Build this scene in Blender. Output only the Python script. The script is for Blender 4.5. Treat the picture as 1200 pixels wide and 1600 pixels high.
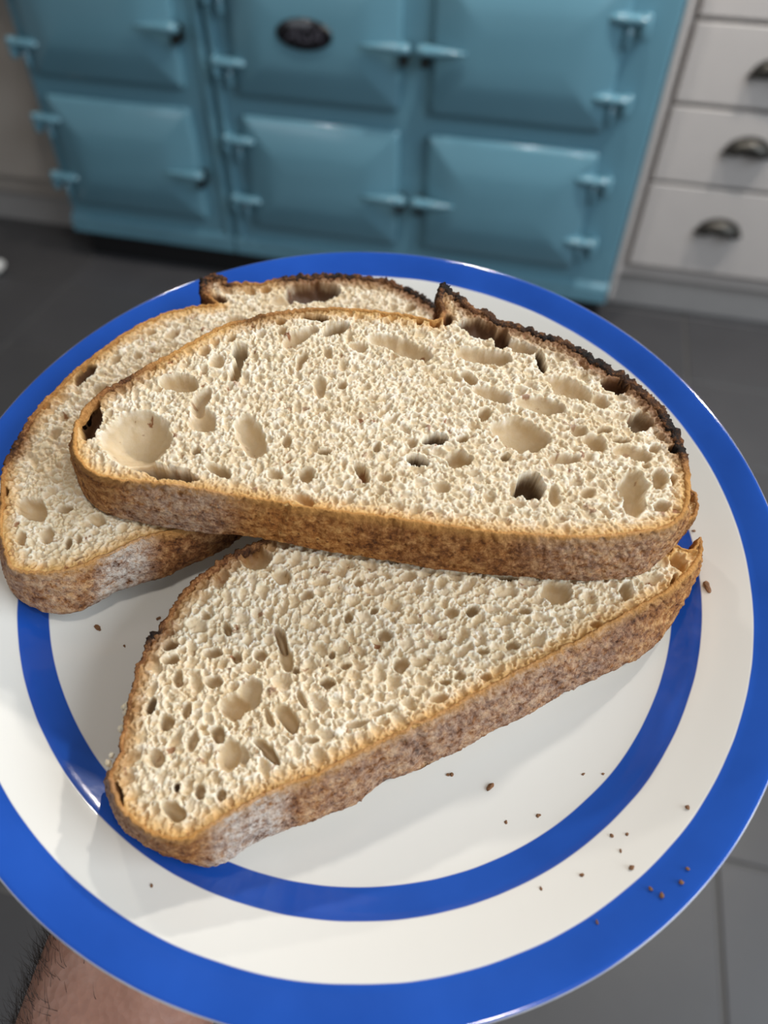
import bpy, bmesh, math, random
import numpy as np
from mathutils import Matrix, Vector
C = bpy.context.scene.collection
sc = bpy.context.scene
for o in list(bpy.data.objects):
    bpy.data.objects.remove(o)

# ------------------------------------------------------------------ camera
FLOOR_SHIFT = 0.082                     # everything measured from the range base; the floor is z = 0
cd = bpy.data.cameras.new('camera')
cam = bpy.data.objects.new('camera', cd); C.objects.link(cam)
cam.matrix_world = Matrix(((0.970268, -0.186831, 0.153863, 1.311567),
                           (0.241821, 0.721762, -0.648523, -1.688321),
                           (0.010112, 0.666449, 0.745482, 0.985569 + FLOOR_SHIFT),
                           (0, 0, 0, 1)))
cd.sensor_fit = 'VERTICAL'; cd.sensor_height = 36.0
cd.lens = 36.0 * 1114.086 / 1600.0
cd.clip_start = 0.02; cd.clip_end = 30
cd.dof.use_dof = True; cd.dof.focus_distance = 0.222; cd.dof.aperture_fstop = 7.0
sc.camera = cam

# ------------------------------------------------------------------ world, lights, exposure
w = bpy.data.worlds.new('world'); sc.world = w; w.use_nodes = True
bg = w.node_tree.nodes['Background']
bg.inputs['Color'].default_value = (1.0, 0.97, 0.94, 1); bg.inputs['Strength'].default_value = 0.13
sc.view_settings.view_transform = 'Standard'; sc.view_settings.look = 'None'
sc.view_settings.gamma = 1.0; sc.view_settings.use_curve_mapping = False
sc.view_settings.exposure = -0.08
def area(name, loc, target, sx, sy, watts, col, shape='RECTANGLE'):
    l = bpy.data.lights.new(name, 'AREA'); l.shape = shape; l.size = sx; l.size_y = sy
    l.energy = watts; l.color = col
    o = bpy.data.objects.new(name, l); C.objects.link(o); o.location = loc
    o.rotation_euler = (Vector(target) - Vector(loc)).to_track_quat('-Z', 'Y').to_euler()
    return o
# daylight from the kitchen window on the right, and from unseen windows behind the photographer
area('window_daylight', (3.1, -1.75, 2.0), (1.27, -1.5, 0.85), 1.7, 1.2, 50, (0.80, 0.90, 1.0))
area('rear_daylight', (-0.9, -4.0, 2.1), (1.1, -1.4, 0.6), 1.6, 1.4, 12, (0.84, 0.92, 1.0))  # unseen source, placed to light the left floor and plate
area('rear_daylight', (2.7, -4.2, 1.9), (0.9, 0.0, 0.5), 1.4, 1.5, 6, (0.84, 0.92, 1.0))  # unseen source, added to brighten the right door bevels
for x, y, p in ((0.35, -0.38, 6), (1.25, -0.38, 9), (2.0, -0.38, 18), (1.6, -1.9, 4)):
    area('ceiling_spot', (x, y, 2.0), (x, y, 0), 0.09, 0.09, p, (1.0, 0.95, 0.88), 'DISK')

# ------------------------------------------------------------------ helpers
def link(name, me, mat=None, parent=None):
    o = bpy.data.objects.new(name, me); C.objects.link(o)
    if mat is not None:
        for m in (mat if isinstance(mat, (list, tuple)) else [mat]): me.materials.append(m)
    if parent is not None: o.parent = parent
    return o
def obj(name, bm, mat=None, parent=None, smooth=True):
    me = bpy.data.meshes.new(name); bm.normal_update(); bm.to_mesh(me); bm.free()
    if smooth: me.polygons.foreach_set('use_smooth', [True] * len(me.polygons))
    return link(name, me, mat, parent)
def empty(name, loc=(0, 0, 0)):
    o = bpy.data.objects.new(name, None); C.objects.link(o); o.location = loc; o.empty_display_size = 0.05
    return o
def tag(o, label, cat, group=None):
    o['label'] = label; o['category'] = cat
    if group: o['group'] = group
    return o
def struct(o): o['kind'] = 'structure'; return o
def box(bm, x0, x1, y0, y1, z0, z1, bev=0.0, seg=2):
    r = bmesh.ops.create_cube(bm, size=1.0)
    vs = r['verts']
    for v in vs:
        v.co = Vector(((x0 + x1) / 2 + v.co.x * (x1 - x0), (y0 + y1) / 2 + v.co.y * (y1 - y0), (z0 + z1) / 2 + v.co.z * (z1 - z0)))
    if bev > 0:
        es = list({e for v in vs for e in v.link_edges})
        bmesh.ops.bevel(bm, geom=es, offset=bev, segments=seg, profile=0.5, affect='EDGES')
def lathe(bm, prof, n, mtx=None, cap=False):
    rings = []
    for r, z in prof:
        if r < 1e-6: rings.append([bm.verts.new((0, 0, z))])
        else: rings.append([bm.verts.new((r * math.cos(2 * math.pi * k / n), r * math.sin(2 * math.pi * k / n), z)) for k in range(n)])
    for a, b in zip(rings, rings[1:]):
        for k in range(n):
            k2 = (k + 1) % n
            if len(a) == 1 and len(b) == 1: continue
            if len(a) == 1: bm.faces.new((a[0], b[k2], b[k]))
            elif len(b) == 1: bm.faces.new((a[k], a[k2], b[0]))
            else: bm.faces.new((a[k], a[k2], b[k2], b[k]))
    vs = [v for r in rings for v in r]
    if mtx is not None:
        for v in vs: v.co = mtx @ v.co
    return vs
def s2l(c):
    return tuple(((x / 12.92) if x <= 0.04045 else ((x + 0.055) / 1.055) ** 2.4) for x in c)
def rgb(r, g, b): return (*s2l((r / 255, g / 255, b / 255)), 1)
class NT:
    def __init__(self, name):
        self.m = bpy.data.materials.new(name); self.m.use_nodes = True
        self.t = self.m.node_tree; self.b = self.t.nodes['Principled BSDF']
    def n(self, typ, **kw):
        x = self.t.nodes.new(typ)
        for k, v in kw.items(): setattr(x, k, v)
        return x
    def l(self, a, b): self.t.links.new(a, b)
    def set(self, **kw):
        for k, v in kw.items(): self.b.inputs[k.replace('_', ' ')].default_value = v
    def obj(self): return self.n('ShaderNodeTexCoord').outputs['Object']
    def noise(self, scale, detail=4, rough=0.55, vec=None):
        x = self.n('ShaderNodeTexNoise'); x.inputs['Scale'].default_value = scale
        x.inputs['Detail'].default_value = detail; x.inputs['Roughness'].default_value = rough
        self.l(vec if vec is not None else self.obj(), x.inputs['Vector']); return x.outputs['Fac']
    def ramp(self, fac, stops):
        x = self.n('ShaderNodeValToRGB'); e = x.color_ramp.elements
        while len(e) < len(stops): e.new(0.5)
        for k, (p, c) in enumerate(stops): e[k].position = p; e[k].color = c
        self.l(fac, x.inputs['Fac']); return x.outputs['Color']
    def mix(self, fac, a, b):
        x = self.n('ShaderNodeMix', data_type='RGBA')
        for s, v in ((0, fac), (6, a), (7, b)):
            if hasattr(v, 'is_output'): self.l(v, x.inputs[s])
            else: x.inputs[s].default_value = v
        return x.outputs[2]
    def math(self, op, a, b=0.0, c=None):
        x = self.n('ShaderNodeMath', operation=op)
        for k, v in enumerate((a, b) if c is None else (a, b, c)):
            if hasattr(v, 'is_output'): self.l(v, x.inputs[k])
            else: x.inputs[k].default_value = v
        return x.outputs[0]
    def attr(self, name): return self.n('ShaderNodeAttribute', attribute_name=name).outputs['Fac']
    def bump(self, h, strength, dist):
        x = self.n('ShaderNodeBump'); x.inputs['Strength'].default_value = strength; x.inputs['Distance'].default_value = dist
        self.l(h, x.inputs['Height']); self.l(x.outputs['Normal'], self.b.inputs['Normal'])
def plain(name, col, rough=0.4, metal=0.0, nscale=30, var=0.06, coat=0.0, bump=0.0):
    k = NT(name); f = k.noise(nscale, 5)
    d = tuple(c * (1 - var) for c in col[:3]) + (1,); e = tuple(min(1, c * (1 + var)) for c in col[:3]) + (1,)
    k.l(k.ramp(f, [(0.3, d), (0.7, e)]), k.b.inputs['Base Color'])
    k.set(Roughness=rough, Metallic=metal)
    if coat: k.b.inputs['Coat Weight'].default_value = coat; k.b.inputs['Coat Roughness'].default_value = 0.08
    if bump: k.bump(f, bump, 0.002)
    return k.m
M_enamel = plain('duck_egg_enamel', rgb(98, 143, 160), 0.22, 0, 6, 0.03, 0.6)
M_black = plain('black_plinth', rgb(22, 22, 24), 0.5)
M_cream = plain('cream_cabinet_paint', rgb(190, 184, 180), 0.45, 0, 20, 0.02)
M_plinth = plain('cabinet_plinth_paint', rgb(170, 166, 163), 0.5, 0, 20, 0.03)
M_pewter = plain('dark_pewter', rgb(66, 64, 60), 0.34, 0.85, 60, 0.1)
M_wall = plain('wall_paint', rgb(205, 200, 192), 0.7)
M_grout = plain('grout', rgb(92, 90, 88), 0.8)
M_badge = plain('badge_enamel', rgb(14, 13, 20), 0.15, 0, 40, 0.1, 0.5)
M_chrome = plain('chrome', rgb(190, 195, 200), 0.2, 1.0, 40, 0.05)
M_white = plain('white_glaze', rgb(232, 232, 230), 0.2)
kt = NT('slate_tile')
oi = kt.n('ShaderNodeObjectInfo').outputs['Random']
f1 = kt.noise(3.0, 6, 0.6, kt.n('ShaderNodeNewGeometry').outputs['Position'])
tc = kt.mix(f1, rgb(56, 56, 59), rgb(82, 81, 83))
kt.l(kt.mix(kt.math('MULTIPLY', oi, 0.35), tc, rgb(58, 56, 54)), kt.b.inputs['Base Color'])
kt.set(Roughness=0.42); kt.bump(kt.noise(45, 5), 0.15, 0.002)
M_tile = kt.m

# ------------------------------------------------------------------ floor: slab with its tiles
bm = bmesh.new(); box(bm, -1.2, 3.6, -4.8, 0.75, -0.06, -0.004)
floor = struct(obj('floor', bm, M_grout, None, False))
TW, TL = 0.557, 0.2785
bm = bmesh.new(); box(bm, -TW / 2 + 0.003, TW / 2 - 0.003, -TL / 2 + 0.003, TL / 2 - 0.003, -0.008, 0.0, 0.0015, 1)
t0 = obj('floor_tile', bm, M_tile, floor, False); first = True
rt = random.Random(4)
for i in range(-2, 6):
    for j in range(-10, 3):
        t = t0 if first else t0.copy()
        if not first: C.objects.link(t)
        first = False
        t.location = (0.03 + (i + 0.5) * TW, -0.162 + (j + 0.5) * TL, rt.uniform(-0.0006, 0.0002))
bm = bmesh.new(); box(bm, -1.2, 3.6, 0.73, 0.83, -0.06, 2.6)
struct(obj('wall_back', bm, M_wall, None, False))

# ------------------------------------------------------------------ range cooker
BZ = FLOOR_SHIFT
W = 1.478
ck = tag(empty('range_cooker', (0.74, 0.35, 0)), 'pale blue enamelled cast iron range cooker with six cushioned doors', 'range cooker')
def kid(name, bm, mat, smooth=True, parent=None):
    p = parent or ck
    off = Vector(ck.location)
    if parent is not None: off = off + Vector(parent.get('_o', (0, 0, 0)))
    for v in bm.verts: v.co -= Vector(ck.location)
    o = obj(name, bm, mat, p, smooth)
    return o
def wn(o):
    m = o.modifiers.new('weighted', 'WEIGHTED_NORMAL'); m.keep_sharp = True
    return o
bm = bmesh.new(); box(bm, 0.0, 0.4875, 0.0, 0.68, BZ, BZ + 0.80, 0.012, 4); wn(kid('body', bm, M_enamel))
bm = bmesh.new(); box(bm, 0.4905, W, 0.0, 0.68, BZ, BZ + 0.80, 0.012, 4); wn(kid('body', bm, M_enamel))
# upright beads where the two cabinets of the range meet
for x in (0.474, 0.505):
    bm = bmesh.new(); box(bm, x - 0.009, x + 0.009, -0.010, 0.004, BZ + 0.03, BZ + 0.79, 0.006, 3); wn(kid('upright_bead', bm, M_enamel))
# skirt with a sloped top
for a, b in ((0.0, 0.4875), (0.4905, W)):
    bm = bmesh.new()
    pr = [(0.004, 0.0), (-0.010, 0.0), (-0.013, 0.004), (-0.013, 0.034), (-0.010, 0.042), (0.004, 0.052)]
    va = [bm.verts.new((a + 0.002, y, BZ + z)) for y, z in pr]; vb = [bm.verts.new((b - 0.002, y, BZ + z)) for y, z in pr]
    for k in range(len(pr)):
        k2 = (k + 1) % len(pr); bm.faces.new((va[k], va[k2], vb[k2], vb[k]))
    bm.faces.new(va[::-1]); bm.faces.new(vb)
    bmesh.ops.recalc_face_normals(bm, faces=bm.faces)
    kid('skirt', bm, M_enamel, False)
bm = bmesh.new(); box(bm, 0.015, W - 0.01, 0.025, 0.66, 0.0, BZ + 0.005); kid('plinth', bm, M_black, False)
bm = bmesh.new(); box(bm, -0.01, W + 0.001, -0.02, 0.70, BZ + 0.80, BZ + 0.84, 0.012, 3); wn(kid('hotplate_top', bm, M_enamel))
def door(x0, x1, z0, z1):
    bm = bmesh.new()
    z0 += BZ; z1 += BZ
    ins = 0.072; edge = 0.016; rise = 0.040
    def ring(i, y, rad):
        pts = []
        for cx, cz, a0 in ((x1 - i - rad, z1 - i - rad, 0), (x0 + i + rad, z1 - i - rad, 90), (x0 + i + rad, z0 + i + rad, 180), (x1 - i - rad, z0 + i + rad, 270)):
            for k in range(4):
                a = math.radians(a0 + k * 30); pts.append(bm.verts.new((cx + rad * math.cos(a), y, cz + rad * math.sin(a))))
        return pts
    rs = [ring(0.002, 0.002, 0.006), ring(0.0, -0.002, 0.007), ring(0.0, -edge + 0.004, 0.007), ring(0.0015, -edge, 0.007), ring(0.005, -edge - 0.0035, 0.007)]
    for q in np.linspace(0.12, 1.0, 6): rs.append(ring(0.005 + (ins - 0.005) * q, -edge - 0.0035 - (rise - edge - 0.0035) * (1 - (1 - q) ** 1.25), 0.006 + 0.004 * q))
    for q in (0.10, 0.3, 0.6): rs.append(ring(ins + 0.06 * q, -rise - 0.0035 * (1 - (1 - q) ** 2), 0.010))
    n = len(rs[0])
    for a, b in zip(rs, rs[1:]):
        for k in range(n):
            k2 = (k + 1) % n; bm.faces.new((a[k], a[k2], b[k2], b[k]))
    bm.faces.new(rs[-1]); bm.faces.new(rs[0][::-1])
    bmesh.ops.recalc_face_normals(bm, faces=bm.faces)
    d = kid('door', bm, M_enamel)
    return d
def rotx(p): return Matrix.Translation(p)
def hinge(par, x, z, side):
    """oval hinge strap across the door edge with a hanging knuckle on the outer side"""
    z += BZ
    bm = bmesh.new()
    L = 0.042
    m = Matrix.Translation((x - side * 0.006, -0.026, z)) @ Matrix.Rotation(math.pi / 2, 4, 'Y') @ Matrix.Diagonal((0.72, 1.0, 1, 1))
    lathe(bm, [(0, -L), (0.007, -L * 0.93), (0.0115, -L * 0.7), (0.0135, -L * 0.3), (0.0135, L * 0.3), (0.0115, L * 0.7), (0.007, L * 0.93), (0, L)], 16, m)
    m = Matrix.Translation((x + side * 0.026, -0.026, z))
    lathe(bm, [(0, 0.012), (0.008, 0.011), (0.0105, 0.006), (0.0105, -0.026), (0.008, -0.033), (0, -0.035)], 14, m)
    box(bm, x + side * 0.026 - 0.009, x + side * 0.026 + 0.009, -0.026, 0.002, z - 0.028, z + 0.006, 0.003, 2)
    bmesh.ops.recalc_face_normals(bm, faces=bm.faces)
    kid('hinge', bm, M_enamel, True, par)
    bm = bmesh.new()
    lathe(bm, [(0, 0.0), (0.007, 0.0), (0.007, -0.040), (0.004, -0.045), (0, -0.045)], 12, Matrix.Translation((x - side * 0.002, -0.022, z - 0.006)))
    bmesh.ops.recalc_face_normals(bm, faces=bm.faces)
    kid('hinge_pin', bm, M_black if False else M_enamel, True, par)
def catch(par, x, z, side):
    """leaf-shaped handle, wide at the door's edge and pointed towards its middle"""
    z += BZ
    bm = bmesh.new()
    m = Matrix.Translation((x, -0.050, z)) @ Matrix.Rotation(math.pi / 2, 4, 'Y') @ Matrix.Rotation(0 if side > 0 else math.pi, 4, 'X') @ Matrix.Diagonal((0.75, 1.0, 1, 1))
    lathe(bm, [(0, -0.070), (0.003, -0.064), (0.006, -0.050), (0.010, -0.025), (0.0135, 0.0), (0.0155, 0.020), (0.0145, 0.030), (0.009, 0.037), (0, 0.039)], 18, m)
    bmesh.ops.recalc_face_normals(bm, faces=bm.faces)
    kid('catch_handle', bm, M_enamel, True, par)
    bm = bmesh.new(); box(bm, x + side * 0.022 - 0.007, x + side * 0.022 + 0.007, -0.048, 0.002, z - 0.034, z - 0.002, 0.003, 2)
    kid('catch_latch', bm, M_pewter, True, par)
ZL, ZT = (0.088, 0.357), (0.400, 0.675)
for x0, x1, hx, hs, lx in ((0.042, 0.4234, 0.030, -1, 0.412), (0.557, 0.9365, 0.541, -1, 0.925), (1.0036, 1.3827, 1.388, 1, 1.014)):
    for (z0, z1), hz, lz in ((ZL, (0.160, 0.303), 0.217), (ZT, (0.467, 0.606), 0.530)):
        d = door(x0, x1, z0, z1)
        for z in hz: hinge(d, hx, z, hs)
        catch(d, lx, lz, -hs)
        if z0 > 0.3 and 0.5 < x0 < 0.6: badge_door = d
# oval badge
bcx, bcz, by = 0.7335, BZ + 0.538, -0.0435
def oval(bm, a, b, y0, y1, bev):
    m = Matrix.Translation((bcx, y0, bcz)) @ Matrix.Rotation(math.pi / 2, 4, 'X') @ Matrix.Diagonal((a, b, 1, 1))
    h = y0 - y1
    lathe(bm, [(1, 0), (1, h * 0.6), (0.96, h), (0, h)], 40, m)
    bmesh.ops.recalc_face_normals(bm, faces=bm.faces)
bm = bmesh.new(); oval(bm, 0.0625, 0.0298, by + 0.002, by - 0.002, 0); kid('badge_rim', bm, M_pewter, True, badge_door)
bm = bmesh.new(); oval(bm, 0.0605, 0.0278, by - 0.0015, by - 0.004, 0); badge = kid('badge', bm, M_badge, True, badge_door); badge['label'] = 'black oval badge with metal script lettering'
cu = bpy.data.curves.new('lettering', 'FONT'); cu.body = 'AGA'; cu.size = 0.040; cu.shear = 0.35; cu.extrude = 0.0008; cu.align_x = 'CENTER'; cu.align_y = 'CENTER'
cu.space_character = 0.92
to = bpy.data.objects.new('tmp', cu); C.objects.link(to); bpy.context.view_layer.update()
dg = bpy.context.evaluated_depsgraph_get(); tm = bpy.data.meshes.new_from_object(to.evaluated_get(dg)); bpy.data.objects.remove(to)
tm.transform(Matrix.Translation((bcx, by - 0.0042, bcz)) @ Matrix.Rotation(math.pi / 2, 4, 'X')); tm.transform(Matrix.Translation(-Vector(ck.location)))
link('badge_lettering', tm, plain('badge_letter_metal', rgb(84, 81, 90), 0.4, 0.2), badge_door)

# ------------------------------------------------------------------ fitted cabinets beside the range
def cup_pull(par, x, y, z):
    bm = bmesh.new(); n, m = 20, 8
    a, b, d = 0.050, 0.034, 0.027
    g = []
    for i in range(m + 1):
        e = math.pi / 2 * i / m                      # from back plate edge to front lip
        row = []
        for k in range(n + 1):
            t = math.pi * k / n
            row.append(bm.verts.new((x + a * math.cos(t) * (0.55 + 0.45 * math.cos(e)) , y - d * math.sin(e), z - 0.012 + b * math.sin(t) * (0.35 + 0.65 * math.cos(e)) )))
        g.append(row)
    for i in range(m):
        for k in range(n): bm.faces.new((g[i][k], g[i][k + 1], g[i + 1][k + 1], g[i + 1][k]))
    box(bm, x - a - 0.004, x + a + 0.004, y - 0.003, y + 0.0005, z - 0.017, z - 0.011, 0.001, 1)
    bmesh.ops.recalc_face_normals(bm, faces=bm.faces)
    o = obj('cup_handle', bm, M_pewter, par)
    s = o.modifiers.new('thick', 'SOLIDIFY'); s.thickness = 0.0022; s.offset = 0
    o['label'] = 'dark pewter cup handle'
dr = tag(empty('drawer_unit', (1.80, 0.40, 0)), 'white painted drawer unit with dark cup handles beside the blue range', 'cabinet')
def dkid(name, bm, mat, par=None, smooth=True):
    for v in bm.verts: v.co -= Vector(dr.location)
    return obj(name, bm, mat, par or dr, smooth)
bm = bmesh.new(); box(bm, 1.494, 1.512, 0.115, 0.70, 0.10, 0.90, 0.002, 1); box(bm, 2.10, 2.118, 0.104, 0.70, 0.10, 0.90, 0.002, 1)
box(bm, 1.512, 2.10, 0.125, 0.70, 0.10, 0.90); dkid('carcass', bm, M_cream, None, False)
bm = bmesh.new(); box(bm, 1.4805, 1.4925, 0.012, 0.70, 0.088, 0.90, 0.003, 2); wn(dkid('end_panel', bm, M_cream))
bm = bmesh.new(); box(bm, 1.494, 2.118, 0.150, 0.68, 0.0, 0.115); dkid('plinth', bm, M_plinth, None, False)
bm = bmesh.new(); box(bm, 1.490, 2.13, 0.08, 0.72, 0.90, 0.94, 0.004, 2); dkid('worktop', bm, M_cream, None, False)
for z0, z1, hz in ((0.140, 0.343, 0.258), (0.351, 0.508, 0.441), (0.517, 0.664, 0.592), (0.673, 0.885, 0.79)):
    bm = bmesh.new(); box(bm, 1.517, 2.095, 0.100, 0.122, z0, z1, 0.003, 2); d = wn(dkid('drawer', bm, M_cream))
    bm = bmesh.new(); 
    cup_pull(d, 1.700 - dr.location.x, 0.100 - dr.location.y, hz - 0.0)
lc = tag(empty('base_cabinet', (-0.35, 0.40, 0)), 'taupe painted base cabinet standing beside the blue range on the dark floor', 'cabinet')
M_taupe = plain('taupe_paint', rgb(172, 163, 154), 0.5, 0, 20, 0.02)
def lkid(name, bm, mat, smooth=False):
    for v in bm.verts: v.co -= Vector(lc.location)
    return obj(name, bm, mat, lc, smooth)
bm = bmesh.new(); box(bm, -0.62, -0.012, 0.125, 0.70, 0.10, 0.90, 0.002, 1); lkid('carcass', bm, M_taupe)
bm = bmesh.new(); box(bm, -0.62, -0.014, 0.150, 0.68, 0.0, 0.115); lkid('plinth', bm, M_plinth)
bm = bmesh.new(); box(bm, -0.615, -0.018, 0.10, 0.124, 0.160, 0.885, 0.003, 2); lkid('door', bm, M_taupe)
bm = bmesh.new(); box(bm, -0.63, -0.012, 0.08, 0.72, 0.90, 0.94, 0.004, 2); lkid('worktop', bm, M_cream)
# small white dish on the floor, only its edge is in view
bm = bmesh.new()
lathe(bm, [(0, 0.002), (0.018, 0.0), (0.022, 0.003), (0.033, 0.016), (0.036, 0.020), (0.034, 0.020), (0.030, 0.016), (0.019, 0.006), (0, 0.005)], 28)
bmesh.ops.recalc_face_normals(bm, faces=bm.faces)
o = obj('small_item', bm, M_white); o.location = (-0.200, -0.152, 0.0005)  # unidentified white thing, given a shallow bowl shape
tag(o, 'small white rounded dish on the dark floor tiles before the taupe cabinet', 'item')

# ------------------------------------------------------------------ plate
PF = Matrix(((0.998587, 0.008377, 0.052468, 1.269072), (0.0, 0.987494, -0.157659, -1.537811),
             (-0.053133, 0.157436, 0.986099, 0.805088 + FLOOR_SHIFT), (0, 0, 0, 1)))
MM = 0.001
PROF = [(0, -21.5), (40, -21.5), (70, -21.3), (80, -21.0), (86, -20.5), (92, -19.5), (96, -18.7), (100, -17.7), (104, -16.6), (107, -15.6), (110, -14.2), (113, -12.6),
        (114.9, -11.65), (115.25, -11.35), (115.6, -11.15), (118, -10.0), (122, -8.0), (126, -5.9), (128.4, -4.7), (128.8, -4.5), (129.2, -4.45), (131, -3.6), (134, -2.2), (136.5, -1.1), (138.5, -0.4), (139.4, -0.15),
        (139.9, -0.4), (140.1, -0.9), (139.9, -1.6), (139, -2.6), (136, -4.3), (130, -7.4), (122, -11.6), (115, -15.4), (108, -19.3), (100, -22.6), (92, -24.8), (84, -26.0), (80, -26.6), (79.2, -29.5), (78, -30), (75, -30), (74, -29.4), (73.5, -26.8), (40, -26.6), (0, -26.6)]
bm = bmesh.new(); lathe(bm, [(r * MM, h * MM) for r, h in PROF], 220)
bmesh.ops.recalc_face_normals(bm, faces=bm.faces)
kp = NT('banded_glaze')
sp = kp.n('ShaderNodeSeparateXYZ'); kp.l(kp.obj(), sp.inputs[0])
rad = kp.math('SQRT', kp.math('ADD', kp.math('MULTIPLY', sp.outputs[0], sp.outputs[0]), kp.math('MULTIPLY', sp.outputs[1], sp.outputs[1])))
rad = kp.math('MULTIPLY', kp.math('ADD', rad, kp.math('MULTIPLY', kp.math('SUBTRACT', kp.noise(40, 2), 0.5), 0.0006)), 1000.0)
def band(lo, hi, soft=0.22):
    a = kp.n('ShaderNodeMapRange'); a.inputs[1].default_value = lo - soft; a.inputs[2].default_value = lo + soft; kp.l(rad, a.inputs[0])
    b = kp.n('ShaderNodeMapRange'); b.inputs[1].default_value = hi - soft; b.inputs[2].default_value = hi + soft; kp.l(rad, b.inputs[0])
    return kp.math('SUBTRACT', a.outputs[0], b.outputs[0])
top = kp.math('GREATER_THAN', sp.outputs[2], -0.0160)
bnd = kp.math('MAXIMUM', band(107.0, 115.4), band(128.9, 139.75))
under = kp.math('GREATER_THAN', kp.math('ADD', sp.outputs[2], kp.math('MULTIPLY', kp.math('SUBTRACT', 0.140, kp.math('MULTIPLY', rad, 0.001)), 0.62)), -0.0018)
blue = kp.ramp(kp.noise(22, 4), [(0.3, rgb(27, 74, 162)), (0.7, rgb(35, 86, 182))])
kp.l(kp.mix(kp.math('MULTIPLY', bnd, under), rgb(229, 226, 219), blue), kp.b.inputs['Base Color'])
kp.set(Roughness=0.12, IOR=1.5); kp.b.inputs['Coat Weight'].default_value = 0.3; kp.b.inputs['Coat Roughness'].default_value = 0.05
kp.bump(kp.noise(160, 3), 0.05, 0.0008)
plate = obj('dinner_plate', bm, [kp.m, M_white])
for p in plate.data.polygons:
    if p.normal.z < -0.15: p.material_index = 1; plate.matrix_world = PF
tag(plate, 'cream stoneware dinner plate with two bright blue bands, held under bread slices', 'plate')

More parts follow.
